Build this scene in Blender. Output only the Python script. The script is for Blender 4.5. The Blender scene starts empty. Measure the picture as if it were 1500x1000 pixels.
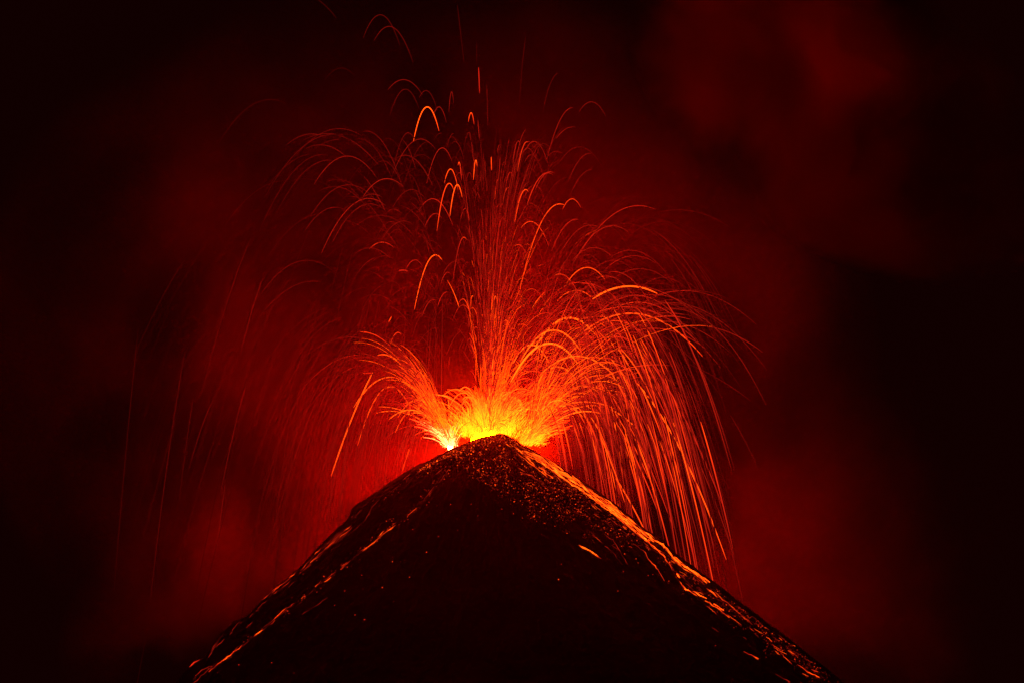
import bpy, math, random, bisect
from mathutils import Vector, noise
from mathutils.bvhtree import BVHTree

random.seed(11)
S = bpy.context.scene
COL = S.collection

# ------------------------------------------------------------------ camera
DIST, CAM_Z, SPAN = 3000.0, -280.0, 750.0          # metres; the frame is 750 m wide at the vent
cam_loc = Vector((0, -DIST, CAM_Z))
fwd = (-cam_loc).normalized()
right = Vector((1, 0, 0))
up = right.cross(fwd).normalized()
cd = bpy.data.cameras.new('camera')
cam = bpy.data.objects.new('camera', cd)
COL.objects.link(cam)
cam.location = cam_loc
cam.rotation_euler = fwd.to_track_quat('-Z', 'Y').to_euler()
cd.sensor_width = 36.0
cd.lens = 36.0 * cam_loc.length / SPAN
cd.clip_start, cd.clip_end = 1.0, 200000.0
S.camera = cam

# ------------------------------------------------------------------ night sky
world = bpy.data.worlds.new('World')
S.world = world
world.use_nodes = True
wn = world.node_tree
bg = wn.nodes['Background']
bg.inputs['Color'].default_value = (1.0, 0.04, 0.03, 1)   # night sky seen through ash lit from below
bg.inputs['Strength'].default_value = 0.005

S.view_settings.view_transform = 'Standard'
S.view_settings.look = 'None'
S.view_settings.exposure = 0.0
S.view_settings.gamma = 1.0
S.cycles.use_denoising = True
S.cycles.denoiser = 'OPENIMAGEDENOISE'
S.cycles.max_bounces = 3
S.cycles.diffuse_bounces = 2
S.cycles.volume_bounces = 0
S.cycles.transparent_max_bounces = 16
S.cycles.sample_clamp_indirect = 0.0
S.cycles.volume_step_rate = 1.2


def ray(px, py):
    """Direction from the camera through a point of the photograph."""
    return (fwd * cam_loc.length + right * ((px - 750) * 0.5) + up * ((500 - py) * 0.5)).normalized()


def W(px, py, y=0.0):
    """The point at depth y that stands at that place of the photograph."""
    d = ray(px, py)
    return cam_loc + d * ((y - cam_loc.y) / d.y)


# ------------------------------------------------------------------ materials
def new_mat(name):
    m = bpy.data.materials.new(name)
    m.use_nodes = True
    m.node_tree.nodes.clear()
    return m, m.node_tree.nodes, m.node_tree.links


def heat_mat(name, strength=1.0, lamp=False):
    """Incandescent lava: the temperature colour of each point of the lava itself."""
    m, n, l = new_mat(name)
    a = n.new('ShaderNodeAttribute'); a.attribute_name = 'lava_temperature'
    e = n.new('ShaderNodeEmission'); e.inputs['Strength'].default_value = strength
    o = n.new('ShaderNodeOutputMaterial')
    l.new(a.outputs['Color'], e.inputs['Color'])
    l.new(e.outputs[0], o.inputs['Surface'])
    m.cycles.emission_sampling = 'FRONT' if lamp else 'NONE'
    return m


def hot_mat(name, rgb):
    m, n, l = new_mat(name)
    e = n.new('ShaderNodeEmission'); e.inputs['Color'].default_value = (*rgb, 1)
    o = n.new('ShaderNodeOutputMaterial')
    l.new(e.outputs[0], o.inputs['Surface'])
    m.cycles.emission_sampling = 'FRONT_BACK'
    return m


LAVA = heat_mat('incandescent_lava')
HEART = heat_mat('fountain_heart_lava', 40.0, True)
CORE_YELLOW = hot_mat('fountain_core_lava', (4600.0, 34.0, 0.02))
CORE_WHITE = hot_mat('vent_white_heat', (420.0, 20.0, 3.0))


def rock_mat():
    m, n, l = new_mat('basalt_ash')
    tc = n.new('ShaderNodeTexCoord')
    n1 = n.new('ShaderNodeTexNoise'); n1.inputs['Scale'].default_value = 0.25; n1.inputs['Detail'].default_value = 8
    n2 = n.new('ShaderNodeTexNoise'); n2.inputs['Scale'].default_value = 0.02; n2.inputs['Detail'].default_value = 4
    r = n.new('ShaderNodeValToRGB')
    r.color_ramp.elements[0].color = (0.11, 0.095, 0.088, 1); r.color_ramp.elements[0].position = 0.3
    r.color_ramp.elements[1].color = (0.27, 0.235, 0.215, 1); r.color_ramp.elements[1].position = 0.75
    mx = n.new('ShaderNodeMath'); mx.operation = 'MULTIPLY_ADD'; mx.inputs[1].default_value = 0.5
    b = n.new('ShaderNodeBump'); b.inputs['Strength'].default_value = 0.8; b.inputs['Distance'].default_value = 1.5
    p = n.new('ShaderNodeBsdfPrincipled'); p.inputs['Roughness'].default_value = 0.93
    o = n.new('ShaderNodeOutputMaterial')
    l.new(tc.outputs['Object'], n1.inputs['Vector']); l.new(tc.outputs['Object'], n2.inputs['Vector'])
    h = n.new('ShaderNodeMath'); h.operation = 'MULTIPLY'; h.inputs[1].default_value = 0.5
    l.new(n2.outputs['Fac'], h.inputs[0])
    l.new(n1.outputs['Fac'], mx.inputs[0]); l.new(h.outputs[0], mx.inputs[2])
    l.new(mx.outputs[0], r.inputs['Fac'])
    l.new(r.outputs['Color'], p.inputs['Base Color'])
    l.new(n1.outputs['Fac'], b.inputs['Height']); l.new(b.outputs['Normal'], p.inputs['Normal'])
    l.new(p.outputs[0], o.inputs['Surface'])
    return m


ROCK = rock_mat()


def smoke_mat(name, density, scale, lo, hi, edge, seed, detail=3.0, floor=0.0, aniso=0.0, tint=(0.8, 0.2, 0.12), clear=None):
    """Volume of ash smoke: soft edged, billowing by noise. lo, hi: the noise range that turns into smoke."""
    m, n, l = new_mat(name)
    tc = n.new('ShaderNodeTexCoord')
    ln = n.new('ShaderNodeVectorMath'); ln.operation = 'LENGTH'
    l.new(tc.outputs['Object'], ln.inputs[0])
    geo = n.new('ShaderNodeNewGeometry')
    mp = n.new('ShaderNodeMapping'); mp.inputs['Location'].default_value = (seed * 3.1, seed * 1.7, seed * 5.3)
    l.new(geo.outputs['Position'], mp.inputs['Vector'])
    nz = n.new('ShaderNodeTexNoise'); nz.inputs['Scale'].default_value = scale
    nz.inputs['Detail'].default_value = detail; nz.inputs['Roughness'].default_value = 0.5
    nz.inputs['Distortion'].default_value = 0.4
    l.new(mp.outputs[0], nz.inputs['Vector'])
    mr = n.new('ShaderNodeMapRange'); mr.interpolation_type = 'SMOOTHSTEP'
    mr.inputs['From Min'].default_value = lo; mr.inputs['From Max'].default_value = hi
    mr.inputs['To Min'].default_value = floor; mr.inputs['To Max'].default_value = 1.0
    l.new(nz.outputs['Fac'], mr.inputs['Value'])
    ed = n.new('ShaderNodeMapRange'); ed.interpolation_type = 'SMOOTHSTEP'
    ed.inputs['From Min'].default_value = 1.0; ed.inputs['From Max'].default_value = edge
    ed.inputs['To Min'].default_value = 0.0; ed.inputs['To Max'].default_value = 1.0
    fray = n.new('ShaderNodeMath'); fray.operation = 'MULTIPLY_ADD'; fray.inputs[1].default_value = -1.1
    l.new(nz.outputs['Fac'], fray.inputs[0])
    off = n.new('ShaderNodeMath'); off.operation = 'ADD'; off.inputs[1].default_value = 0.55
    l.new(ln.outputs['Value'], off.inputs[0]); l.new(off.outputs[0], fray.inputs[2])
    keep = n.new('ShaderNodeMath'); keep.operation = 'MAXIMUM'      # frayed by the billows, yet never past the body itself
    l.new(fray.outputs[0], keep.inputs[0])
    inner = n.new('ShaderNodeMapRange'); inner.inputs['From Min'].default_value = 0.75; inner.inputs['From Max'].default_value = 1.0
    l.new(ln.outputs['Value'], inner.inputs['Value']); l.new(inner.outputs[0], keep.inputs[1])
    l.new(keep.outputs[0], ed.inputs['Value'])
    m1 = n.new('ShaderNodeMath'); m1.operation = 'MULTIPLY'
    l.new(mr.outputs[0], m1.inputs[0]); l.new(ed.outputs[0], m1.inputs[1])
    if clear is not None:                              # density shaped to dim the smoke glow around the vents
        ds = n.new('ShaderNodeVectorMath'); ds.operation = 'DISTANCE'; ds.inputs[1].default_value = W(705, 640, 30)
        l.new(geo.outputs['Position'], ds.inputs[0])
        hr = n.new('ShaderNodeMapRange'); hr.inputs['From Min'].default_value = 25.0; hr.inputs['From Max'].default_value = clear
        hr.inputs['To Min'].default_value = 0.10; hr.inputs['To Max'].default_value = 1.0
        l.new(ds.outputs['Value'], hr.inputs['Value'])
        m0 = n.new('ShaderNodeMath'); m0.operation = 'MULTIPLY'
        l.new(m1.outputs[0], m0.inputs[0]); l.new(hr.outputs[0], m0.inputs[1])
        m1 = m0
    m2 = n.new('ShaderNodeMath'); m2.operation = 'MULTIPLY'; m2.inputs[1].default_value = density
    l.new(m1.outputs[0], m2.inputs[0])
    v = n.new('ShaderNodeVolumePrincipled')
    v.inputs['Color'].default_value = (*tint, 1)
    v.inputs['Anisotropy'].default_value = aniso
    l.new(m2.outputs[0], v.inputs['Density'])
    o = n.new('ShaderNodeOutputMaterial')
    l.new(v.outputs[0], o.inputs['Volume'])
    m.cycles.volume_sampling = 'MULTIPLE_IMPORTANCE'
    return m


# ------------------------------------------------------------------ object helpers
def link(name, verts, faces, mat, heat=None, parent=None, smooth=False):
    me = bpy.data.meshes.new(name)
    me.from_pydata(verts, [], faces)
    if heat is not None:
        a = me.attributes.new('lava_temperature', 'FLOAT_COLOR', 'POINT')
        flat = []
        for h in heat:
            flat.extend((h[0], h[1], h[2], 1.0))
        a.data.foreach_set('color', flat)
    me.materials.append(mat)
    if smooth:
        me.polygons.foreach_set('use_smooth', [True] * len(me.polygons))
    me.update()
    o = bpy.data.objects.new(name, me)
    COL.objects.link(o)
    o.parent = parent
    return o


def tag(o, label, cat, group=None):
    o['label'] = label
    o['category'] = cat
    if group:
        o['group'] = group
    return o


HEAT = [(0.0, (0.004, 0.0, 0.0)), (0.15, (0.03, 0.0006, 0.0003)), (0.25, (0.075, 0.0015, 0.0008)), (0.35, (0.16, 0.004, 0.002)),
        (0.5, (0.40, 0.011, 0.004)), (0.6, (0.75, 0.018, 0.006)), (0.7, (1.5, 0.06, 0.005)), (0.85, (2.6, 0.17, 0.007)),
        (1.0, (4.2, 0.31, 0.009)), (1.2, (8.0, 0.42, 0.015)), (1.5, (14.0, 0.8, 0.03))]
HK = [h[0] for h in HEAT]


def glow(t):
    """Colour of lava at a temperature between 0 (nearly dead) and 1.5 (yellow)."""
    t = min(max(t, 0.0), 1.5)
    i = min(max(bisect.bisect_right(HK, t) - 1, 0), len(HEAT) - 2)
    a, b = HEAT[i], HEAT[i + 1]
    f = (t - a[0]) / (b[0] - a[0])
    return tuple(x + (y - x) * f for x, y in zip(a[1], b[1]))


class Tubes:
    """Gathers tapered tubes; build() links them as one mesh."""

    def __init__(self, sides=3):
        self.v, self.f, self.h, self.k = [], [], [], sides

    def add(self, pts, rad, heats):
        k, n = self.k, len(pts)
        base = len(self.v)
        for i, p in enumerate(pts):
            t = (pts[min(i + 1, n - 1)] - pts[max(i - 1, 0)])
            t = t.normalized() if t.length > 1e-6 else Vector((0, 0, 1))
            a = t.cross(Vector((0, 1, 0)))
            a = a.normalized() if a.length > 1e-4 else Vector((1, 0, 0))
            b = t.cross(a)
            r = rad[i] if isinstance(rad, (list, tuple)) else rad
            for j in range(k):
                w = 2 * math.pi * j / k
                self.v.append(p + (a * math.cos(w) + b * math.sin(w)) * r)
                self.h.append(heats[i])
        for i in range(n - 1):
            for j in range(k):
                j2 = (j + 1) % k
                self.f.append((base + i * k + j, base + i * k + j2, base + (i + 1) * k + j2, base + (i + 1) * k + j))
        self.f.append(tuple(base + j for j in reversed(range(k))))
        self.f.append(tuple(base + (n - 1) * k + j for j in range(k)))

    def build(self, name, mat=None, parent=None):
        return link(name, self.v, self.f, mat or LAVA, self.h if mat is None else None, parent)


# ------------------------------------------------------------------ the ground and the volcano
gv = [Vector((x, y, -905.0)) for x, y in ((-60000, -60000), (60000, -60000), (60000, 60000), (-60000, 60000))]
g = link('ground', gv, [(0, 1, 2, 3)], ROCK)
g['kind'] = 'structure'

AX = 731.0                                            # the cone's axis, as a place of the photograph
LEFT = [(731, 634), (700, 642), (664, 658), (645, 668), (600, 692), (570, 711), (545, 727), (527, 739), (515, 749), (509, 765), (492, 780),
        (467, 803), (443, 830), (410, 856), (385, 878), (362, 902), (342, 909), (326, 925), (312, 947), (302, 962), (288, 966),
        (279, 976), (262, 998), (240, 1020)]
RIGHT = [(731, 634), (742, 636), (756, 645), (772, 656), (800, 672), (826, 690), (850, 707), (875, 724), (900, 742), (925, 762), (950, 783),
         (972, 793), (984, 810), (1000, 824), (1030, 845), (1054, 862), (1075, 880), (1110, 905), (1150, 935), (1200, 974), (1235, 1002)]


def profile(pts):
    out = []
    ax = W(AX, 634).x
    for px, py in pts:
        p = W(px, py)
        out.append((abs(p.x - ax), p.z))
    r, z = out[-1]
    while z > -903:                                    # below the frame the flank runs out in a concave foot
        s = 0.80 * max(0.0, (z + 905) / (905 - 265)) ** 0.55 + 0.06
        r += 20; z -= 20 * s
        out.append((r, z))
        if r > 3000:
            break
    return out


PL, PR = profile(LEFT), profile(RIGHT)
RK_L, RK_R = [p[0] for p in PL], [p[0] for p in PR]


def lerp_prof(pr, keys, r):
    if r >= keys[-1]:
        return -906.0
    i = max(0, min(bisect.bisect_right(keys, r) - 1, len(pr) - 2))
    a, b = pr[i], pr[i + 1]
    return a[1] + (b[1] - a[1]) * (r - a[0]) / max(1e-6, b[0] - a[0])


def smooth_prof(pr, keys, r):
    w = 10.0
    return sum(lerp_prof(pr, keys, max(0.0, r + d * w)) for d in (-2, -1, 0, 1, 2)) / 5.0


CX = W(AX, 634).x
CRATER_Y = 34.0


def sstep(a, b, x):
    t = min(1.0, max(0.0, (x - a) / (b - a)))
    return t * t * (3 - 2 * t)


def height(r, th):
    c, s = math.cos(th), math.sin(th)
    x, y = r * c, r * s
    fr = 0.5 + 0.5 * c
    fr = fr * fr * (3 - 2 * fr)
    side = min(1.0, abs(s) * 2.2)                     # detail of the skyline belongs to the skyline only
    zl = lerp_prof(PL, RK_L, r) * (1 - side) + smooth_prof(PL, RK_L, r) * side
    zr = lerp_prof(PR, RK_R, r) * (1 - side) + smooth_prof(PR, RK_R, r) * side
    z = zl * (1 - fr) + zr * fr
    # gullies and ribs that run down the flank, and rubble
    amp = min(1.0, r / 60.0) * min(1.0, max(0.0, (1500 - r) / 600))
    q = Vector((math.cos(th) * 5.5, math.sin(th) * 5.5, r * 0.004))
    gul = 1.0 - abs(noise.noise(q)) * 2.0
    q2 = Vector((math.cos(th) * 17, math.sin(th) * 17, r * 0.008 + 7))
    gul2 = 1.0 - abs(noise.noise(q2)) * 2.0
    k = 0.25 + 0.75 * min(1.0, abs(s) * 1.6) if s > 0 else 1.0
    z += amp * k * (gul * 5.0 + gul2 * 2.2 - 4.4) * (1.0 if r < 400 else 1.6)
    pz = Vector((x * 0.09, y * 0.09, 3.3))
    z += noise.fractal(pz, 1.0, 2.0, 4) * (0.5 + 0.9 * min(1.0, r / 50)) * (0.45 + 0.55 * side)
    z += noise.noise(Vector((x * 0.7, y * 0.7, 9.1))) * 0.35
    # crater bowl behind the front rim
    dx, dy = (x + 4) / 46.0, (y - CRATER_Y) / 30.0
    d = math.sqrt(dx * dx + dy * dy)
    bowl = W(AX, 668).z + 6.0 * d * d
    if y > 0:
        back = 10.0 * sstep(0, 70, y) * sstep(160, 60, r) if r < 160 else 0.0
        z -= back
    if d < 1.15:
        f = sstep(1.15, 0.75, d)
        z = z * (1 - f) + min(z, bowl) * f
    return z


NR, NT = 250, 640
rs = [0.0]
while rs[-1] < 330:
    rs.append(rs[-1] + 1.5 + rs[-1] * 0.002)
while rs[-1] < 3000:
    rs.append(rs[-1] * 1.07)
vv, ff = [Vector((CX, 0, height(0.001, 0.0)))], []
for r in rs[1:]:
    for t in range(NT):
        th = 2 * math.pi * t / NT
        vv.append(Vector((CX + r * math.cos(th), r * math.sin(th), height(r, th))))
for t in range(NT):
    ff.append((0, 1 + t, 1 + (t + 1) % NT))
for i in range(len(rs) - 2):
    a, b = 1 + i * NT, 1 + (i + 1) * NT
    for t in range(NT):
        t2 = (t + 1) % NT
        ff.append((a + t, b + t, b + t2, a + t2))
vol = link('volcanic_mountain', vv, ff, ROCK, smooth=True)
vol['kind'] = 'structure'
BVH = BVHTree.FromPolygons(vv, ff)


def on_slope(px, py, lift=0.0):
    """The point of the flank seen at that place of the photograph, lifted off the rock."""
    for k in range(70):
        d = ray(px + k * (0.5 if px < 731 else -0.5) * (k > 12), py + k * 0.8)
        hit, nrm, _, _ = BVH.ray_cast(cam_loc, d)
        if hit is not None:
            if nrm.dot(d) > 0:
                nrm = -nrm
            return hit + nrm * lift
    return None


# ------------------------------------------------------------------ smoke
def ico(sub=2):
    import bmesh
    bm = bmesh.new()
    bmesh.ops.create_icosphere(bm, subdivisions=sub, radius=1.0)
    v = [x.co.copy() for x in bm.verts]; f = [tuple(q.index for q in p.verts) for p in bm.faces]
    bm.free()
    return v, f


def smoke(name, px, py, y, rx, ry, rz, rot, mat):
    """A body of smoke; radii in metres."""
    v, f = ico(3)
    o = link(name, v, f, mat)
    o.location = W(px, py, y)
    o.scale = (rx, ry, rz)
    o.rotation_euler = (0, rot, 0)
    o['kind'] = 'stuff'
    return o


smoke('vent_smoke', 715, 590, 34, 110, 80, 75, 0.0, smoke_mat('vent_smoke', 0.0006, 0.02, 0.30, 0.75, 0.1, 1.0, floor=0.3, tint=(0.8, 0.76, 0.72)))
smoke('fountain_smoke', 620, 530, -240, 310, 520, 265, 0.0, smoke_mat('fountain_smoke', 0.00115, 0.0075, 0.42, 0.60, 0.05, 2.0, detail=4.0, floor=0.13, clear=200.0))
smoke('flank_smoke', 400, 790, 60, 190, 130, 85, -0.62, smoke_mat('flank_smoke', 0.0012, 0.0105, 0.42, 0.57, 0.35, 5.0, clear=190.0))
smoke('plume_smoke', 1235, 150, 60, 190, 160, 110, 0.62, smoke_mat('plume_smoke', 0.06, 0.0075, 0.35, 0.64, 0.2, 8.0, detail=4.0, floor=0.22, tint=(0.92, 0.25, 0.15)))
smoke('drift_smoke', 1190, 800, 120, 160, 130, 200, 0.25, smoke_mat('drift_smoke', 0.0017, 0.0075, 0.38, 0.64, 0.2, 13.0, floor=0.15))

# ------------------------------------------------------------------ lava: arcs of the fountain
VENT_Y = 34.0


def parabola(apex, side, x0, x1, n=26):
    """Points of the photograph on a ballistic arc: its apex, one more point, and the stretch that glows."""
    xa, ya = apex
    k = (side[1] - ya) / max(1e-6, (side[0] - xa) ** 2)
    y0, y1 = (x0 - xa), (x1 - xa)
    return [(xa + (y0 + (y1 - y0) * i / n), ya + k * (y0 + (y1 - y0) * i / n) ** 2) for i in range(n + 1)]


def fall(p0, p2, bend, n=22):
    """A falling stretch of an arc: from p0 to p2, bend = share of the way at which half of the fall's sideways motion is done (ballistic, so x runs evenly in time)."""
    cx, cy = (p0[0] + p2[0]) / 2, p0[1] + (p2[1] - p0[1]) * bend
    out = []
    for i in range(n + 1):
        t = i / n
        out.append(((1 - t) ** 2 * p0[0] + 2 * t * (1 - t) * cx + t * t * p2[0], (1 - t) ** 2 * p0[1] + 2 * t * (1 - t) * cy + t * t * p2[1]))
    return out


def arc_points(pp, ydepth, dy):
    """Photograph points into the air over the crater; the arc drifts dy metres in depth along its way."""
    n = len(pp)
    return [W(x, y, ydepth + dy * i / (n - 1)) for i, (x, y) in enumerate(pp)]


def arc_heats(pp, t0, t1, slow=0.25, least=0.0):
    """Temperature along an arc: from t0 to t1, glowing more where the lava is slow (near the top) and dying at both ends."""
    n = len(pp)
    sp = []
    for i in range(n):
        a, b = pp[max(0, i - 1)], pp[min(n - 1, i + 1)]
        sp.append(math.hypot(b[0] - a[0], b[1] - a[1]) + 1e-6)
    m = min(sp)
    out = []
    for i in range(n):
        f = i / (n - 1)
        e = min(1.0, f / 0.06 + 0.35) * min(1.0, (1 - f) / 0.06 + 0.35)
        t = (t0 + (t1 - t0) * f) * (1 - slow + slow * (m / sp[i]) ** 0.5) * (0.75 + 0.25 * e)
        if least:                                      # colour floor painted to match the smoke glow, so threads never look dark
            t = max(t, min(0.44, 0.52 - 0.00095 * math.hypot(pp[i][0] - 690, pp[i][1] - 640)) * least)
        out.append(glow(t))
    return out


ORD = ['highest', 'second highest', 'third highest', 'fourth highest', 'fifth highest', 'sixth highest', 'seventh highest', 'eighth highest',
       'ninth highest', 'tenth highest', 'eleventh highest', 'twelfth highest', 'thirteenth highest', 'fourteenth highest',
       'fifteenth highest', 'sixteenth highest', 'seventeenth highest', 'eighteenth highest', 'nineteenth highest', 'twentieth highest']


def hue(t):
    return 'bright orange' if t >= 0.78 else 'orange red' if t >= 0.58 else 'red' if t >= 0.4 else 'dim red' if t >= 0.28 else 'faint dark red'


ARCS = []   # (family, photograph points, heat, radius)


def P(fam, ap, sd, x0, x1, h, r=0.4):
    ARCS.append((fam, parabola(ap, sd, x0, x1), h, r))


def F(fam, p0, p2, bend, h, r=0.4):
    ARCS.append((fam, fall(p0, p2, bend), h, r))


# high in the sky, to the left of the central jet
P('sky', (557, 22), (532, 56), 532, 586, .36); P('sky', (570, 39), (605, 92), 548, 605, .40)
F('sky', (466, 0), (493, 27), .35, .27); P('sky', (500, 100), (480, 112), 476, 520, .22)
P('sky', (396, 146), (328, 198), 320, 420, .24); P('sky', (591, 117), (569, 131), 568, 619, .42, .5)
P('sky', (594, 131), (571.5, 168), 571, 614, .36); P('sky', (624, 133), (639, 157), 614, 640, .38)
P('sky', (626, 157), (605.5, 208), 605.5, 643, 1.0, .55); P('sky', (643, 157), (653, 176), 634, 654, .52)
P('sky', (616, 204), (576, 254), 576, 638, .48); P('sky', (648, 217), (625.5, 267), 625, 662, .60)
# loose sheaf of arcs between the far side and the central jet
P('sheaf', (509, 229), (464, 264), 460, 553, .50); P('sheaf', (567, 262), (532, 288), 532, 590.5, .60)
P('sheaf', (511, 271), (460, 309), 455, 560, .40); P('sheaf', (540, 291), (471, 371), 471, 565, .60)
P('sheaf', (542, 299), (487, 355), 487, 565, .45); P('sheaf', (491, 304), (445.5, 340), 445, 504, .40)
P('sheaf', (603, 278), (575, 305), 575, 625, .42); P('sheaf', (591, 324), (559, 352), 558, 604, .46)
P('sheaf', (560, 355), (543, 363), 541, 577, .72); P('sheaf', (608, 381), (596, 392), 595, 619, .6)
P('sheaf', (590, 396), (580, 399), 584, 598, .62, .9); P('sheaf', (450, 381.6), (383, 430), 382, 486, .36)
P('sheaf', (460, 412), (380, 464), 378, 470, .38); P('sheaf', (418, 265), (328, 333), 327, 420, .24)
P('sheaf', (638, 373.6), (607, 454), 607, 648, .98, .5); P('sheaf', (667, 383), (650, 400), 648, 672, .52)
P('sheaf', (656, 399), (647, 412), 646, 660, .62); P('sheaf', (654, 428), (642, 446), 641, 656, .68)
P('sheaf', (635, 439), (618, 464), 618, 639, .62); P('sheaf', (638, 313), (623, 331), 622, 648, .6)
# the central jet
P('jet', (661.5, 135), (657.5, 165), 657.5, 664.5, .46); P('jet', (690, 165.5), (686, 179), 686, 694.5, .8)
F('jet', (700, 176), (702, 203), .5, .5); F('jet', (701, 99), (702.5, 137), .5, .62, .5)
F('jet', (670, 8), (679.5, 91), .5, .24); F('jet', (698, 61), (698.5, 95), .5, .22)
F('jet', (713, 124), (714.5, 184), .5, .34); F('jet', (770, 54), (760, 160), .3, .26)
P('jet', (759, 207), (752, 235), 751, 763, .6); P('jet', (772, 208), (760, 240), 758, 773, .76)
P('jet', (672.5, 238), (676, 264), 671, 676, .78); P('jet', (697, 235), (693.5, 264), 693.5, 699, .9)
F('jet', (719.5, 230), (720, 250), .5, .8); F('jet', (733, 226), (730, 268), .45, .52)
P('jet', (660, 248), (652, 264), 651, 671, .82); P('jet', (658, 269), (640, 339), 640, 665, .8, .45)
P('jet', (670, 271), (659, 317), 659, 677, .92, .45); P('jet', (747.6, 252.6), (741, 272), 741, 752, .6)
# crowded arcs leaning off the jet
P('lean', (818, 108), (796, 160), 795, 818, .32); P('lean', (839, 158), (802, 230), 801, 839, .5)
P('lean', (866, 149.5), (850, 161.5), 848, 888, .38); P('lean', (864, 225), (835, 260), 832, 866, .44)
P('lean', (866, 249), (838, 280), 836, 868, .42); P('lean', (806, 252), (787, 272), 784, 811, .6)
P('lean', (770, 278), (755.6, 317), 754, 774, .8, .5); P('lean', (744, 275), (737, 295), 736, 745, .74)
P('lean', (820, 299), (758, 440), 760, 828, .85, .45); P('lean', (838, 291.6), (826, 303), 824, 851, .7)
P('lean', (777, 324.7), (803.7, 360), 763, 804, .72); P('lean', (844, 321.5), (809, 365.5), 808, 848, .6)
P('lean', (935.5, 301.5), (850, 370), 848, 960, .6); P('lean', (865, 330), (820, 373.6), 818, 880, .5)
P('lean', (897, 331), (841, 384), 838, 921, .55); P('lean', (870, 363), (841, 379), 838, 898, .5)
P('lean', (860, 392), (833, 411), 830, 886, .82); P('lean', (820, 401.6), (849, 435), 812, 850, .7)
P('lean', (844, 425.6), (870, 439), 816, 871, .8)
# the broad arcs on the other side
P('broad', (922, 419.5), (870, 437), 868, 963, .95, .75); P('broad', (834, 465.5), (785, 507), 778, 873, 1.05, .9)
P('broad', (811, 483.6), (766, 523), 762, 850, .97, .6); P('broad', (805, 503), (753, 550), 748, 846, 1.12, .85)
P('broad', (778, 505), (805, 533.5), 752, 806, 1.0, .6); P('broad', (845, 521.5), (793, 547), 790, 901, .92, .6)
P('broad', (817, 537), (849, 563), 775, 851, .9, .5); P('broad', (923.6, 459), (841, 497.5), 838, 1031, .82, .6)
P('broad', (921, 449), (857, 472), 855, 985, .52); P('broad', (987.6, 452.6), (1046, 479), 955, 1122, .45)
P('broad', (1017, 476.6), (1116, 515), 985, 1117, .5); P('broad', (971.6, 406.7), (1004, 421), 920, 1005, .36)
P('broad', (867.5, 593.6), (937, 632), 820.8, 940, .92, .55); P('broad', (857, 588), (800, 606), 792, 900, .85)
P('broad', (862, 566), (820, 584), 817, 905, .8)
# the curtain that falls on the flank
F('curtain', (954, 336), (1063.6, 493), .18, .38); F('curtain', (931.6, 559), (1063.8, 819), .28, .92, .6)
F('curtain', (894, 524), (934, 584), .42, .84, .55); F('curtain', (937, 511), (1057, 736), .30, .66, .6)
F('curtain', (1004, 531), (1100, 587), .34, .32); F('curtain', (1070, 608), (1109.5, 683), .42, .34)
F('curtain', (937, 521), (1003, 640), .34, .6); F('curtain', (898, 600), (950, 700), .38, .78, .5)
F('curtain', (905, 622), (962, 745), .38, .74, .55); F('curtain', (902, 700), (955, 800), .4, .82, .55)
F('curtain', (915, 612), (985, 770), .36, .7); F('curtain', (950, 560), (1046, 800), .33, .62, .5)
F('curtain', (873, 548), (930, 640), .36, .74); F('curtain', (986, 600), (1076, 816), .36, .5, .45)
F('curtain', (1010, 373), (1088, 500), .3, .26); F('curtain', (880, 640), (915, 735), .4, .84, .5)
# the jet of the second vent and the arcs that curl off it
F('curl', (546, 545), (485, 697), .38, .92, .6); P('curl', (571, 552), (613, 580), 518, 616, .86, .55)
P('curl', (529, 486), (571, 506), 527, 574, .72); P('curl', (560, 519), (592, 539.5), 553, 600, .84, .5)
F('curl', (573.5, 464), (568, 474), .5, .8); P('curl', (572, 566), (534, 620), 524, 612, .8, .55)
P('curl', (606, 600), (584, 622), 579, 640, .84, .5); F('curl', (601, 654), (588, 694), .4, .76, .5)
P('curl', (583, 487), (572, 503), 572, 588, .7); F('curl', (531, 546.5), (548, 546), .5, .68)
P('curl', (612, 585), (590, 600), 583, 645, .82)
# thin threads coming down far from the vents
F('thread', (271, 514), (220, 880), .38, .31, .5); F('thread', (202.6, 480), (167, 865), .42, .26)
F('thread', (283, 582.5), (262, 736), .42, .32); F('thread', (312, 585), (277, 685), .36, .36)
F('thread', (367, 350), (295, 578), .36, .33); F('thread', (384, 410), (353, 515), .40, .40, .5)
F('thread', (362, 557), (322, 727), .40, .38, .5); F('thread', (329.5, 712), (317.5, 802), .45, .36, .5)
F('thread', (452, 587), (439, 650), .42, .34); F('thread', (505, 640), (478, 760), .42, .42)
F('thread', (427, 600), (404, 760), .42, .34); F('thread', (464, 450), (447, 610), .4, .33)

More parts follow.
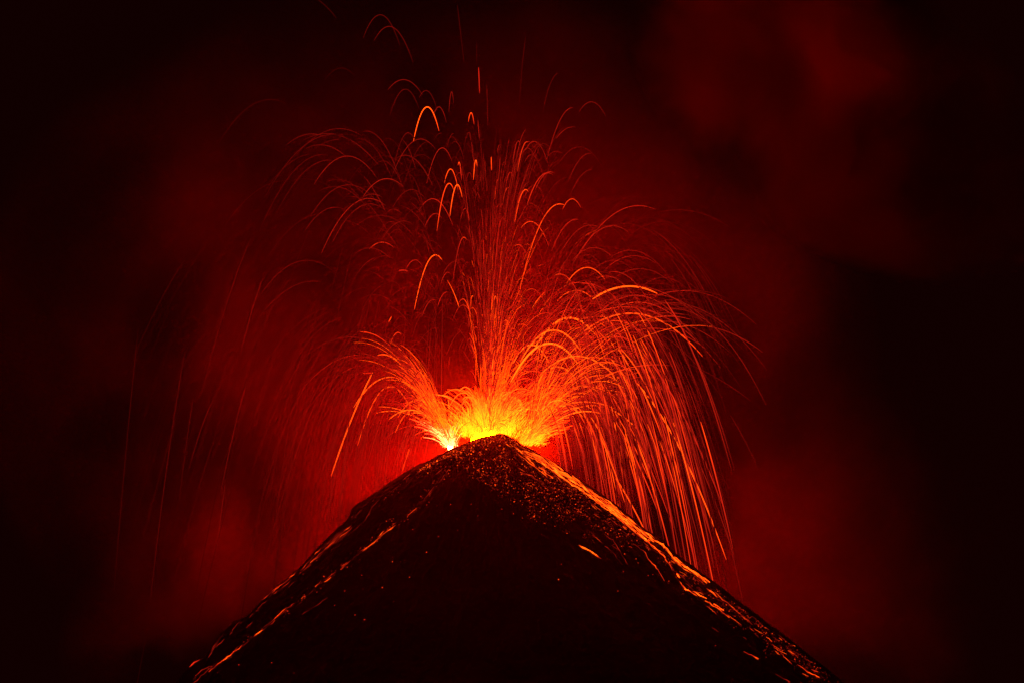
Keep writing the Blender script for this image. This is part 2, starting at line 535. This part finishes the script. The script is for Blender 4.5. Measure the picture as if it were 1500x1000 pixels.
PLACE = {
    'sky': ('lava arc', 'arc in the dark sky beside the jet top', 'lava arcs in the sky'),
    'sheaf': ('lava arc', 'arc in the loose sheaf beside the central jet', 'lava arcs of the loose sheaf'),
    'jet': ('lava arc', 'narrow streak in the upright central jet', 'lava streaks of the central jet'),
    'lean': ('lava arc', 'arc leaning out of the crowded central jet', 'lava arcs leaning off the central jet'),
    'broad': ('lava arc', 'broad arc over the summit on the curtain side', 'broad lava arcs over the summit'),
    'curtain': ('lava arc', 'streak in the curtain falling on the flank', 'falling lava of the curtain'),
    'curl': ('lava arc', 'arc curling away from the white hot vent', 'lava arcs curling off the white hot vent'),
    'thread': ('lava arc', 'thread raining down far out over the dark smoke', 'lava threads raining far out'),
}
fams = {}
for a in ARCS:
    fams.setdefault(a[0], []).append(a)
for fam, rows in fams.items():
    rows.sort(key=lambda a: min(p[1] for p in a[1]))
    cat, txt, grp = PLACE[fam]
    for i, (_, pp, h, r) in enumerate(rows):
        tb = Tubes(5)
        y0 = VENT_Y + random.uniform(-14, 30)
        xs = abs(pp[-1][0] - pp[0][0]) * 0.5
        dim = 0.92 if fam in ('sky', 'sheaf', 'thread') else 1.0
        hs = arc_heats(pp, h * 1.04 * dim, h * 0.94 * dim)
        n = len(pp)
        rad = [r * (0.78 if dim == 1.0 else 0.66) * (0.45 + 0.55 * min(1.0, min(j, n - 1 - j) / 4.0)) for j in range(n)]
        tb.add(arc_points(pp, y0, random.uniform(0.0, 0.5) * xs), rad, hs)
        o = tb.build('lava_arc')
        tag(o, f'{ORD[i]} {hue(h)} lava {txt}'.replace('bright orange lava', 'bright lava'), cat, grp)

# ---- every other arc: thrown from one of the three vents
VENTS = {'white': (660, 653), 'middle': (716, 640), 'hidden': (772, 652)}


def throw(vent, tan, h, s0, s1, jit=4, n=22):
    """An arc from a vent: tan = sideways lean, h = height of the top (photograph units), s0..s1 = glowing stretch, 0 launch, 1 top, 2 back down."""
    vx, vy = VENTS[vent]
    vx += random.gauss(0, jit); vy += random.gauss(0, 2)
    reach = 470 if tan < 0 else 350
    tan = max(-reach, min(reach, 2 * h * tan * s1)) / max(1e-6, 2 * h * s1)
    dx = 2 * h * tan
    out = []
    for i in range(n + 1):
        s = s0 + (s1 - s0) * i / n
        out.append((vx + dx * s, vy - h * (1 - (1 - s) ** 2)))
    return out


SPRAY = []      # (zone, points, t0, t1, radius)
rnd = random.random


def heat_at(s, h, base):
    return base


def add_spray(zone, vent, tan, h, s0, s1, t, r, cool=0.2):
    SPRAY.append((zone, throw(vent, tan, h, s0, s1), t * (1 + cool * 0.5), t * (1 - cool), r))


for i in range(950):                                  # central jet
    h = 30 + 430 * rnd() ** 1.15
    tan = random.gauss(0.03, 0.055)
    t = 0.92 - 0.0010 * h + random.gauss(0, 0.10)
    if rnd() < 0.55:
        a = random.uniform(0.45, 0.95); b = a + random.uniform(0.1, 0.65)
    else:
        a = random.uniform(0.15, 0.7); b = a + random.uniform(0.1, 0.3)
    add_spray('jet', 'middle', tan, h, a, min(b, 1.5), max(0.16, t * random.uniform(0.42, 1.0)), random.uniform(0.2, 0.36))
for i in range(520):                                  # crowded arcs leaning out of it
    h = 40 + 330 * rnd() ** 1.3
    tan = random.uniform(0.03, 0.34)
    t = 0.95 - 0.0018 * h + random.gauss(0, 0.1)
    a = random.uniform(0.3, 1.0); b = a + random.uniform(0.15, 0.7)
    add_spray('lean', random.choice(['middle', 'hidden']), tan, h, a, min(b, 1.7), max(0.16, t * random.uniform(0.5, 1.0)), random.uniform(0.2, 0.36))
for i in range(560):                                  # broad fan over the summit
    h = 20 + 215 * rnd() ** 1.25
    tan = random.uniform(0.12, 0.9) * (1.0 if h < 120 else 0.62)
    t = 1.02 - 0.0017 * h + random.gauss(0, 0.08)
    a = random.uniform(0.05, 0.9); b = a + random.uniform(0.25, 1.0)
    add_spray('broad', random.choice(['hidden', 'hidden', 'middle']), tan, h, a, b, max(0.2, t * random.uniform(0.42, 1.0)), random.uniform(0.18, 0.34))
for i in range(560):                                  # curtain falling on the flank
    h = 60 + 190 * rnd()
    tan = random.uniform(0.14, 0.40) * (1.25 - h / 500)
    a = random.uniform(1.1, 2.0); b = a + random.uniform(0.2, 0.7)
    t = random.uniform(0.22, 0.62) if rnd() < 0.75 else random.uniform(0.6, 0.85)
    add_spray('curtain', 'hidden', tan, h, a, b, t, random.uniform(0.25, 0.5), 0.25)
for i in range(420):                                  # the leaning jet of the white hot vent
    h = 15 + 150 * rnd()
    tan = -abs(random.gauss(0.38, 0.07)) if rnd() < 0.75 or h > 80 else -random.uniform(0.1, 0.9)
    t = 0.98 - 0.0016 * h + random.gauss(0, 0.08)
    if rnd() < 0.6:
        a = random.uniform(0.02, 0.5); b = a + random.uniform(0.25, 0.6)
    else:
        a = random.uniform(0.5, 1.1); b = a + random.uniform(0.3, 0.8)
    if a > 0.45:
        t *= 0.95 - 0.0026 * h
    add_spray('curl', 'white', tan, h, a, b, max(0.25, t * random.uniform(0.6, 1.0)), random.uniform(0.2, 0.36))
for i in range(140):                                  # what falls from it beside the flank
    h = 40 + 170 * rnd()
    tan = -random.uniform(0.16, 0.42)
    a = random.uniform(1.05, 1.8); b = a + random.uniform(0.25, 0.7)
    add_spray('curl', 'white', tan, h, a, b, random.uniform(0.3, 0.52) * (1.15 - h / 320), random.uniform(0.25, 0.5), 0.3)
for i in range(230):                                  # loose dim sheaf
    h = 130 + 330 * rnd()
    tan = -random.uniform(0.02, 0.28)
    a = random.uniform(0.55, 1.05); b = a + random.uniform(0.15, 0.55)
    add_spray('sheaf', random.choice(['white', 'middle']), tan, h, a, b, random.uniform(0.16, 0.42), random.uniform(0.22, 0.4), 0.2)
for i in range(150):                                  # threads raining down far out
    h = 160 + 240 * rnd()
    tan = -min(0.5, abs(random.gauss(0.20, 0.11)))
    a = random.uniform(1.35, 2.1); b = a + random.uniform(0.15, 0.45)
    add_spray('thread', 'white', tan, h, a, b, random.uniform(0.09, 0.22), random.uniform(0.25, 0.45), 0.25)
for i in range(70):                                   # the same on the other side
    h = 150 + 200 * rnd()
    tan = random.uniform(0.3, 0.5)
    a = random.uniform(0.9, 1.8); b = a + random.uniform(0.2, 0.5)
    add_spray('curtain', 'middle', tan, h, a, b, random.uniform(0.17, 0.32), random.uniform(0.25, 0.4), 0.2)
for i in range(420):                                  # short hot spatter right over the vents
    v = random.choice(['white', 'middle', 'middle', 'hidden'])
    h = 8 + 62 * rnd() ** 1.4
    tan = random.gauss(-0.1 if v == 'white' else 0.25 if v == 'hidden' else 0.05, 0.3)
    a = random.uniform(0.0, 0.8); b = a + random.uniform(0.3, 0.9)
    add_spray('core', v, tan, h, a, b, random.uniform(0.85, 1.35), random.uniform(0.22, 0.42), 0.1)

SHARED = {
    'sky': ('thin red lava arc among the dim arcs high beside the central jet', 'dim lava arcs high beside the jet'),
    'sheaf': ('thin dim red lava arc in the loose sheaf beside the central jet', 'thin arcs of the loose sheaf'),
    'jet': ('thin red lava streak packed among others in the upright central jet', 'thin streaks packed in the central jet'),
    'lean': ('thin red lava arc crowded among others leaning off the central jet', 'thin arcs crowded beside the central jet'),
    'broad': ('thin orange lava arc woven into the broad fan over the summit', 'thin arcs of the broad fan'),
    'curtain': ('thin red lava streak within the falling curtain beside the glowing flank edge', 'thin streaks of the falling curtain'),
    'curl': ('thin orange lava arc of the jet leaning out of the white hot vent', 'thin arcs of the leaning jet'),
    'thread': ('faint dark red lava thread raining down over the flank smoke', 'faint threads raining down over the smoke'),
}
QUOTA = {'jet': 28, 'lean': 24, 'broad': 28, 'curtain': 34, 'curl': 28, 'sheaf': 18, 'thread': 18, 'core': 0}


def weight(s):
    pp = s[1]
    return (s[2] + s[3]) ** 2 * s[4] * (math.hypot(pp[-1][0] - pp[0][0], pp[-1][1] - pp[0][1]) + 5)


SPRAY.sort(key=weight, reverse=True)
mass = Tubes(3)
for zone, pp, t0, t1, r in SPRAY:
    xs = abs(pp[-1][0] - pp[0][0]) * 0.5
    y0 = VENT_Y + random.uniform(-18, 40)
    dy = random.uniform(-0.05, 0.8) * xs
    n = len(pp)
    hs = arc_heats(pp, t0, t1, least=random.uniform(0.78, 1.0))
    rad = [r * (0.4 + 0.6 * min(1.0, min(j, n - 1 - j) / 4.0)) for j in range(n)]
    if QUOTA.get(zone, 0) > 0:
        QUOTA[zone] -= 1
        tb = Tubes(5)
        tb.add(arc_points(pp, y0, dy), rad, hs)
        tag(tb.build('lava_arc'), SHARED[zone][0], 'lava arc', SHARED[zone][1])
    else:
        mass.add(arc_points(pp, y0, dy), rad, hs)
ms = mass.build('lava_spray')
ms['kind'] = 'stuff'

# ---- the hot heart of each fountain: what lights the smoke and the flanks
def mixc(a, b, t):
    return tuple(x + (y - x) * t for x, y in zip(a, b))


def heart(vent, label, wide, col, lean, groups):
    """A fountain's glowing heart. groups: (count, top, lean, spread of lean, width, upper colour, lower colour, radius, launch span, length span)."""
    vx, vy = VENTS[vent]
    root = bpy.data.objects.new('lava_fountain', None)
    COL.objects.link(root)
    root.location = W(vx, vy + (18 if vent == 'middle' else 23 if vent == 'hidden' else 11), VENT_Y)
    tag(root, label, 'lava fountain', 'lava fountains of the crater')
    bpy.context.view_layer.update()
    inv = root.matrix_world.inverted()
    for n, hmax, mu, sd, wd, cold, hot, r, sa, sl in groups:
        tb = Tubes(3)
        for i in range(n):
            off = random.gauss(0, wd)
            h = (5 + (hmax - 5) * rnd() ** 1.5) * math.exp(-(off / (wd * 1.7 + 1)) ** 2)
            tan = random.gauss(mu, sd) + (off * 0.004 if hmax < 100 else 0)
            a = random.uniform(*sa); b = a + random.uniform(*sl)
            m = 7 if hmax < 100 else 13
            pp = [(x + off, y) for x, y in throw(vent, tan, h, a, b, jit=2, n=m - 1)]
            k = rnd()
            rad = [r * random.uniform(0.6, 1.3) * (0.35 + 0.65 * math.sin(math.pi * (j + 0.6) / (m + 0.2))) for j in range(m)]
            hs = [mixc(hot, cold, min(1.0, max(0.0, (vy - y) / (hmax * 0.75)) ** 0.7 * 0.8 + 0.45 * k)) for x, y in pp]
            hs = [tuple(c / 40.0 for c in q) for q in hs]
            tb.add([inv @ p for p in arc_points(pp, VENT_Y + random.uniform(-16, 8), random.uniform(-3, 8))], rad, hs)
        link('molten_spout', tb.v, tb.f, HEART, tb.h, root)['kind'] = 'stuff'     # hundreds of filaments
    v, f = ico(5)
    pool = []
    for p in v:                                        # a ragged curtain of molten rock: many tongues of different heights
        q = p.x * wide * 0.55
        tongue = 0.45 + 1.25 * abs(noise.noise(Vector((q * 0.22, vx, 0.0)))) + 0.9 * abs(noise.noise(Vector((q * 0.75, vx, 3.0))))
        zz = p.z * col * (tongue if p.z > 0 else 0.6)
        pool.append(Vector((q + lean * max(0.0, zz), p.y * 6, 4 + zz)))
    link('molten_column', pool, f, CORE_WHITE if vent == 'white' else CORE_YELLOW, None, root)
    return root


LOW, LEN = (0.0, 0.6), (0.15, 0.6)
heart('white', 'white hot lava fountain leaning out of the notch beside the rocky summit', 4, 3.0, -0.5,
      [(420, 46, -0.35, 0.28, 4, (40, 0.28, 0.01), (160, 5.0, 1.2), 0.16, LOW, LEN),
       (420, 165, -0.36, 0.085, 4, (4, 0.25, 0.004), (9, 0.7, 0.006), 0.085, (0.03, 0.6), (0.15, 0.55))])
heart('middle', 'yellow upright lava fountain bursting up right behind the rocky summit', 27, 11, 0.0,
      [(1900, 78, 0.03, 0.25, 27, (40, 0.25, 0.01), (120, 2.0, 0.02), 0.15, LOW, LEN),
       (260, 150, 0.20, 0.09, 10, (4, 0.26, 0.004), (12, 0.8, 0.006), 0.08, (0.1, 0.8), (0.15, 0.5)),
       (300, 330, 0.07, 0.075, 14, (2.2, 0.10, 0.003), (12, 0.7, 0.006), 0.07, (0.1, 0.95), (0.1, 0.4))])
heart('hidden', 'amber lava fountain half hidden behind the shoulder where the bright edge flow starts', 9, 5, 0.4,
      [(420, 44, 0.55, 0.35, 9, (34, 0.2, 0.01), (100, 1.5, 0.02), 0.15, LOW, LEN),
       (380, 190, 0.28, 0.17, 10, (4, 0.26, 0.004), (9, 0.8, 0.006), 0.085, (0.05, 0.8), (0.15, 0.6))])

# ------------------------------------------------------------------ lava on the flanks
def slope_line(pts, jit=0.5, step=4.0, lift=0.4):
    out = []
    for (x0, y0), (x1, y1) in zip(pts, pts[1:]):
        n = max(1, int(math.hypot(x1 - x0, y1 - y0) / step))
        for i in range(n):
            t = i / n
            out.append((x0 + (x1 - x0) * t + random.gauss(0, jit), y0 + (y1 - y0) * t + random.gauss(0, jit)))
    out.append(pts[-1])
    w = [on_slope(x, y, lift) for x, y in out]
    w = [p for p in w if p is not None]
    runs = [w[:1]]
    for p in w[1:]:
        if (p - runs[-1][-1]).length < 30:
            runs[-1].append(p)
        else:
            runs.append([p])
    return max(runs, key=len)


def rivulet(pts, label, h, r, name='lava_rivulet', cat='lava rivulet', strands=1, spread=2.0, vary=0.25, gap=-0.12):
    pieces = []
    for s in range(strands):
        off = (random.uniform(-spread, spread), random.uniform(0, spread)) if strands > 1 else (0, 0)
        w = slope_line([(x + off[0], y + off[1]) for x, y in pts])
        if len(w) < 2:
            continue
        ph = random.uniform(0, 50)
        hs, rad = [], []
        for i, p in enumerate(w):
            k = noise.noise(Vector((i * 0.35 + ph, s * 3.7, h)))
            hs.append(glow((h if cat == 'lava flow' else 0.88 * h) * (1 - vary + vary * 2.2 * (0.4 + k))))
            rad.append(max(0.06, 0.62 * r * (0.7 + 1.3 * k)))
        a = 0
        for i in range(len(w)):                        # crusted over in places: the lava shows in pieces
            dark = vary > 0.3 and noise.noise(Vector((i * 0.22 + ph, s * 5.1, 40.0))) < gap
            if dark or i == len(w) - 1:
                e = i if dark else i + 1
                if e - a >= 2:
                    rr = rad[a:e]; rr[0] *= 0.4; rr[-1] *= 0.4
                    pieces.append((w[a:e], rr, hs[a:e]))
                a = i + 1
    if not pieces:
        if len(w) < 2:
            return None
        pieces.append((w, rad, hs))
    if len(pieces) == 1:
        tb = Tubes(4); tb.add(*pieces[0])
        return tag(tb.build(name), label, cat)
    o = bpy.data.objects.new(name, None)
    COL.objects.link(o)
    o.location = pieces[0][0][0]
    for w, rr, hs in pieces:
        tb = Tubes(4); tb.add([p - o.location for p in w], rr, hs)
        tb.build('lava_strand', None, o)
    return tag(o, label, cat)


rivulet([(655, 684), (642, 704), (622, 730), (605, 745), (590, 757), (565, 775), (545, 795), (520, 812), (490, 838), (466, 855), (440, 877), (415, 893), (395, 912), (370, 930), (345, 950), (318, 970), (300, 985), (283, 1000)],
        'long broken red lava rivulet running the whole way down the smoky flank', .56, .22, strands=3, spread=3.0, vary=.6, gap=-0.1)
rivulet([(512, 766), (470, 805), (443, 832), (410, 858), (385, 879), (362, 903)], 'red lava rivulet tracing the smoky skyline edge of the flank', .55, .24, strands=3, spread=3.5, vary=.5)
rivulet([(342, 911), (326, 927), (312, 949), (304, 962)], 'curved dim red lava rivulet on the lowest skyline bulge of the smoky flank', .42, .34, strands=2, spread=1.5, vary=.4)
rivulet([(297, 966), (288, 968), (278, 977)], 'short red lava curl at the very foot of the smoky skyline', .5, .45)
rivulet([(556, 731), (544, 745), (535, 761), (520, 775), (496, 793)], 'kinked thin red lava rivulet on the dark rib below the smoky skyline', .45, .32)
rivulet([(511, 770), (490, 788), (467, 806), (450, 822)], 'brightest braided lava rivulet just inside the smoky skyline', .6, .24, strands=4, spread=5, vary=.5)
rivulet([(580, 768), (560, 783), (545, 796), (533, 806)], 'bright orange lava streak in the middle of the long broken rivulet', .8, .2, strands=2, spread=2)
rivulet([(480, 875), (462, 888), (443, 900)], 'dim straight lava streak below the long broken rivulet', .3, .3)
rivulet([(471, 898), (459, 908)], 'tiny dim lava streak low on the black face beneath another dim streak', .3, .3)
rivulet([(352, 911), (344, 918), (337, 929)], 'small pale lava hook beside the lowest skyline bulge', .42, .25)
rivulet([(307, 976), (296, 982), (287, 989)], 'forked end of lava above the foot of the long rivulet', .6, .3)
rivulet([(849, 799), (865, 807), (881, 818)], 'bright orange lava streak lying alone at the edge of the black face', .95, .42, strands=2, spread=1.2)
rivulet([(793, 783), (800, 786), (806, 791)], 'tiny dull lava streak under the ember scatter in mid face', .45, .25)
rivulet([(886, 799), (899.5, 811), (911.5, 827)], 'thin red lava streak just beyond the bright lone streak', .55, .3)
rivulet([(886, 783), (897, 790), (907.5, 806), (920, 827)], 'thin bending lava streak above the pair near the bright lone streak', .52, .3)
rivulet([(926, 795), (942, 806), (953, 822), (964, 835), (973, 851)], 'long bending orange lava rivulet down the dark gully under the edge flow', .74, .32)
rivulet([(910, 760), (931.6, 779), (955.6, 797.6), (972, 812), (988, 835)], 'orange lava rivulet splitting off below the bright edge flow', .8, .36, strands=2, spread=2)
rivulet([(988, 840), (1004, 860), (1019, 870), (1040, 881), (1060, 896), (1074, 907)], 'lumpy bright orange lava rivulet low on the ember flank', .92, .42, strands=3, spread=3, vary=.5)
rivulet([(1034, 861), (1050, 873), (1062, 880), (1081, 896)], 'thin orange lava rivulet between the skyline and the lumpy rivulet', .78, .32)
rivulet([(1089, 954), (1100, 959), (1111, 965)], 'short orange lava dash isolated low on the black face', .74, .4)
rivulet([(1167, 972), (1182, 983), (1200, 992)], 'lowest bright orange lava dash on the ember flank', .82, .42)
rivulet([(1135, 986), (1147, 993), (1157, 999)], 'orange lava dash cut by the bottom of the picture', .66, .38)
rivulet([(1188, 980), (1198, 984)], 'tiny lava dash just above the lowest bright dash', .66, .35)
rivulet([(746, 648), (758, 658), (770, 668), (788, 682), (806, 696)], 'orange lava streaks sliding off the summit beside the bright edge flow', .84, .3, strands=6, spread=5, vary=.4)
rivulet([(762, 691), (780, 697), (796, 708)], 'orange lava streak halfway down the ember strewn summit face', .7, .35, strands=2, spread=2)
rivulet([(772, 660), (790, 668), (812, 684), (840, 703), (870, 724), (900, 745), (930, 770), (952, 788)], 'bright amber lava flow lining the flank edge under the falling curtain', 0.86, .24, 'lava_flow', 'lava flow', strands=20, spread=8.0, vary=.5, gap=-0.22)
rivulet([(985, 814), (1000, 827), (1018, 838), (1037, 851)], 'short amber lava flow on the skyline bump below the long edge flow', 0.86, .27, 'lava_flow', 'lava flow', strands=9, spread=3.5, vary=.4)
rivulet([(952, 786), (970, 795), (980, 806), (990, 820)], 'thin orange lava flow linking the long edge flow to the skyline bump', .85, .5, 'lava_flow', 'lava flow', strands=3, spread=2.0)

# ---- embers: glowing rocks on the flank
def in_poly(p, poly):
    x, y = p; c = False; n = len(poly)
    for i in range(n):
        x1, y1 = poly[i]; x2, y2 = poly[(i + 1) % n]
        if (y1 > y) != (y2 > y) and x < (x2 - x1) * (y - y1) / (y2 - y1) + x1:
            c = not c
    return c


def line_y(pts, x):
    for (x0, y0), (x1, y1) in zip(pts, pts[1:]):
        if min(x0, x1) <= x <= max(x0, x1) and x0 != x1:
            return y0 + (y1 - y0) * (x - x0) / (x1 - x0)
    return None


ROCKS = []     # (zone, px, py, size, heat)
face = [(662, 664), (700, 648), (735, 640), (775, 662), (830, 700), (905, 760), (935, 800), (890, 800), (840, 785), (795, 770), (740, 735), (705, 705), (672, 694)]
while sum(1 for r in ROCKS if r[0] == 'face') < 1700:
    p = (random.uniform(655, 935), random.uniform(638, 800))
    if in_poly(p, face):
        d = (p[1] - 640) / 160
        clump = 0.5 + 1.1 * noise.noise(Vector((p[0] * 0.035, p[1] * 0.05, 1.0))) + 0.8 * noise.noise(Vector((p[0] * 0.11, p[1] * 0.11, 5.0)))
        if rnd() < (1.0 - 0.65 * d) * clump:
            ROCKS.append(('face', *p, (0.14 + 0.36 * rnd() ** 2.4) * (1.15 - 0.3 * d), random.uniform(0.35, 0.98) - 0.1 * d))
for i in range(620):                                  # rim
    x = random.uniform(612, 800)
    y = line_y(LEFT, x) if x < AX else line_y(RIGHT, x)
    ROCKS.append(('rim', x, y + abs(random.gauss(0, 5.5)) + 0.5, 0.15 + 0.35 * rnd() ** 1.6, random.uniform(0.45, 1.0)))
for i in range(2600):                                 # ember flank
    x = random.uniform(790, 1235)
    y = line_y(RIGHT, x)
    f = (x - 790) / 445
    d = abs(random.gauss(0, 26 if x < 1000 else 22)) * (1.15 - 0.3 * f)
    if noise.noise(Vector((x * 0.03, (y + d) * 0.05, 8.0))) + 0.6 * noise.noise(Vector((x * 0.1, (y + d) * 0.1, 2.0))) < random.uniform(-0.5, 0.2):
        continue
    ROCKS.append(('flank', x, y + d + 2, 0.13 + 0.34 * rnd() ** 2.2, random.uniform(0.35, 0.95) - 0.012 * d * rnd() - 0.16 * f))
L1 = [(655, 684), (642, 704), (622, 730), (605, 745), (565, 775), (545, 795), (490, 838), (440, 877), (395, 912), (345, 950), (283, 1000)]
for i in range(190):
    x = 655 - 370 * rnd() ** 1.7
    y = line_y(L1, x)
    ROCKS.append(('trail', x + random.gauss(0, 6), y + random.gauss(0, 4), random.uniform(0.2, 0.5), random.uniform(0.3, 0.75)))
for i in range(110):
    x = random.uniform(430, 640)
    y = line_y(LEFT, x)
    ROCKS.append(('edge', x, y + abs(random.gauss(0, 10)) + 3, random.uniform(0.18, 0.42), random.uniform(0.28, 0.62)))
for x, y in [(670, 776), (587, 822), (575, 822), (534, 907), (605, 775), (593, 820), (642, 785), (577, 880), (520, 900), (607, 750), (645, 750), (690, 738), (735, 745),
             (860, 860), (905, 865), (903, 838), (822, 826), (818, 848), (1048, 945), (490, 886), (700, 755), (752, 752), (640, 740), (660, 738), (765, 758), (530, 842), (505, 865),
             (1122, 962), (1140, 950), (600, 845), (560, 860), (625, 808), (398, 970), (431, 985), (350, 973)]:
    ROCKS.append(('lone', x, y, random.uniform(0.28, 0.5), random.uniform(0.42, 0.8)))

ROCK_LABEL = {
    'face': ('small glowing lava rock in the dense scatter on the summit face', 'glowing rocks of the summit face'),
    'rim': ('glowing orange lava rock on the crest of the summit rim', 'glowing rocks of the summit rim'),
    'flank': ('small glowing lava rock on the flank below the bright edge flow', 'glowing rocks of the ember flank'),
    'trail': ('small red glowing lava rock beside the long broken rivulet', 'glowing rocks along the long rivulet'),
    'edge': ('dim red glowing lava rock just inside the smoky skyline', 'dim glowing rocks inside the smoky skyline'),
    'lone': ('small glowing lava rock lying alone on the black face', 'lone glowing rocks on the black face'),
}
QR = {'face': 85, 'rim': 45, 'flank': 75, 'trail': 22, 'edge': 12, 'lone': 35}
iv, jf = ico(1)
ROCKS.sort(key=lambda r: -(r[3] ** 2) * (r[4] + 0.1))
gv_, gf_, gh_ = [], [], []
for zone, px, py, sz, h in ROCKS:
    c = on_slope(px, py, sz * 0.25)
    if c is None:
        continue
    ph = Vector((px, py, 0.3))
    e = Vector((random.uniform(0.7, 1.5), random.uniform(0.7, 1.2), random.uniform(0.6, 1.1)))
    pts, hs = [], []
    for p in iv:
        k = 1 + 0.45 * noise.noise(p * 1.3 + ph)
        pts.append(Vector((p.x * e.x, p.y * e.y, p.z * e.z)) * (k * sz))
        hs.append(glow(h * (0.8 + 0.5 * noise.noise(p * 2.1 + ph))))
    if QR[zone] > 0:
        QR[zone] -= 1
        o = link('lava_rock', pts, jf, LAVA, hs)
        o.location = c
        tag(o, ROCK_LABEL[zone][0], 'lava rock', ROCK_LABEL[zone][1])
    else:
        b = len(gv_)
        gv_.extend(p + c for p in pts); gf_.extend(tuple(b + q for q in t) for t in jf); gh_.extend(hs)
# short tracks of tumbling embers among them
tr = Tubes(3)
for i in range(150):
    if rnd() < 0.72:
        x = random.uniform(745, 1180); d = abs(random.gauss(0, 24)) + 1
        y = line_y(RIGHT, x) + d; sl = 0.78 + random.gauss(0, 0.12); ln = random.uniform(3, 16); dirx = 1
    else:
        x = 650 - 330 * rnd() ** 1.3; y = line_y(LEFT, x) + abs(random.gauss(0, 12)) + 2; sl = 0.85 + random.gauss(0, 0.12); ln = random.uniform(3, 13); dirx = -1
    wpts = slope_line([(x, y), (x + dirx * ln, y + ln * sl)], 0.35, 2.0, 0.25)
    if len(wpts) >= 3:
        h = random.uniform(0.4, 0.9) * (1 if dirx > 0 else 0.72)
        m = len(wpts)
        tr.add(wpts, [random.uniform(0.07, 0.13)] * m, [glow(h * (0.6 + 0.4 * math.sin(math.pi * (j + 0.5) / m))) for j in range(m)])
b0 = len(gv_)
gv_.extend(tr.v); gf_.extend(tuple(b0 + q for q in t) for t in tr.f); gh_.extend(tr.h)
em = link('ember_gravel', gv_, gf_, LAVA, gh_)
em['kind'] = 'stuff'
print('arcs', len(ARCS), 'spray', len(SPRAY), 'rocks', len(ROCKS))
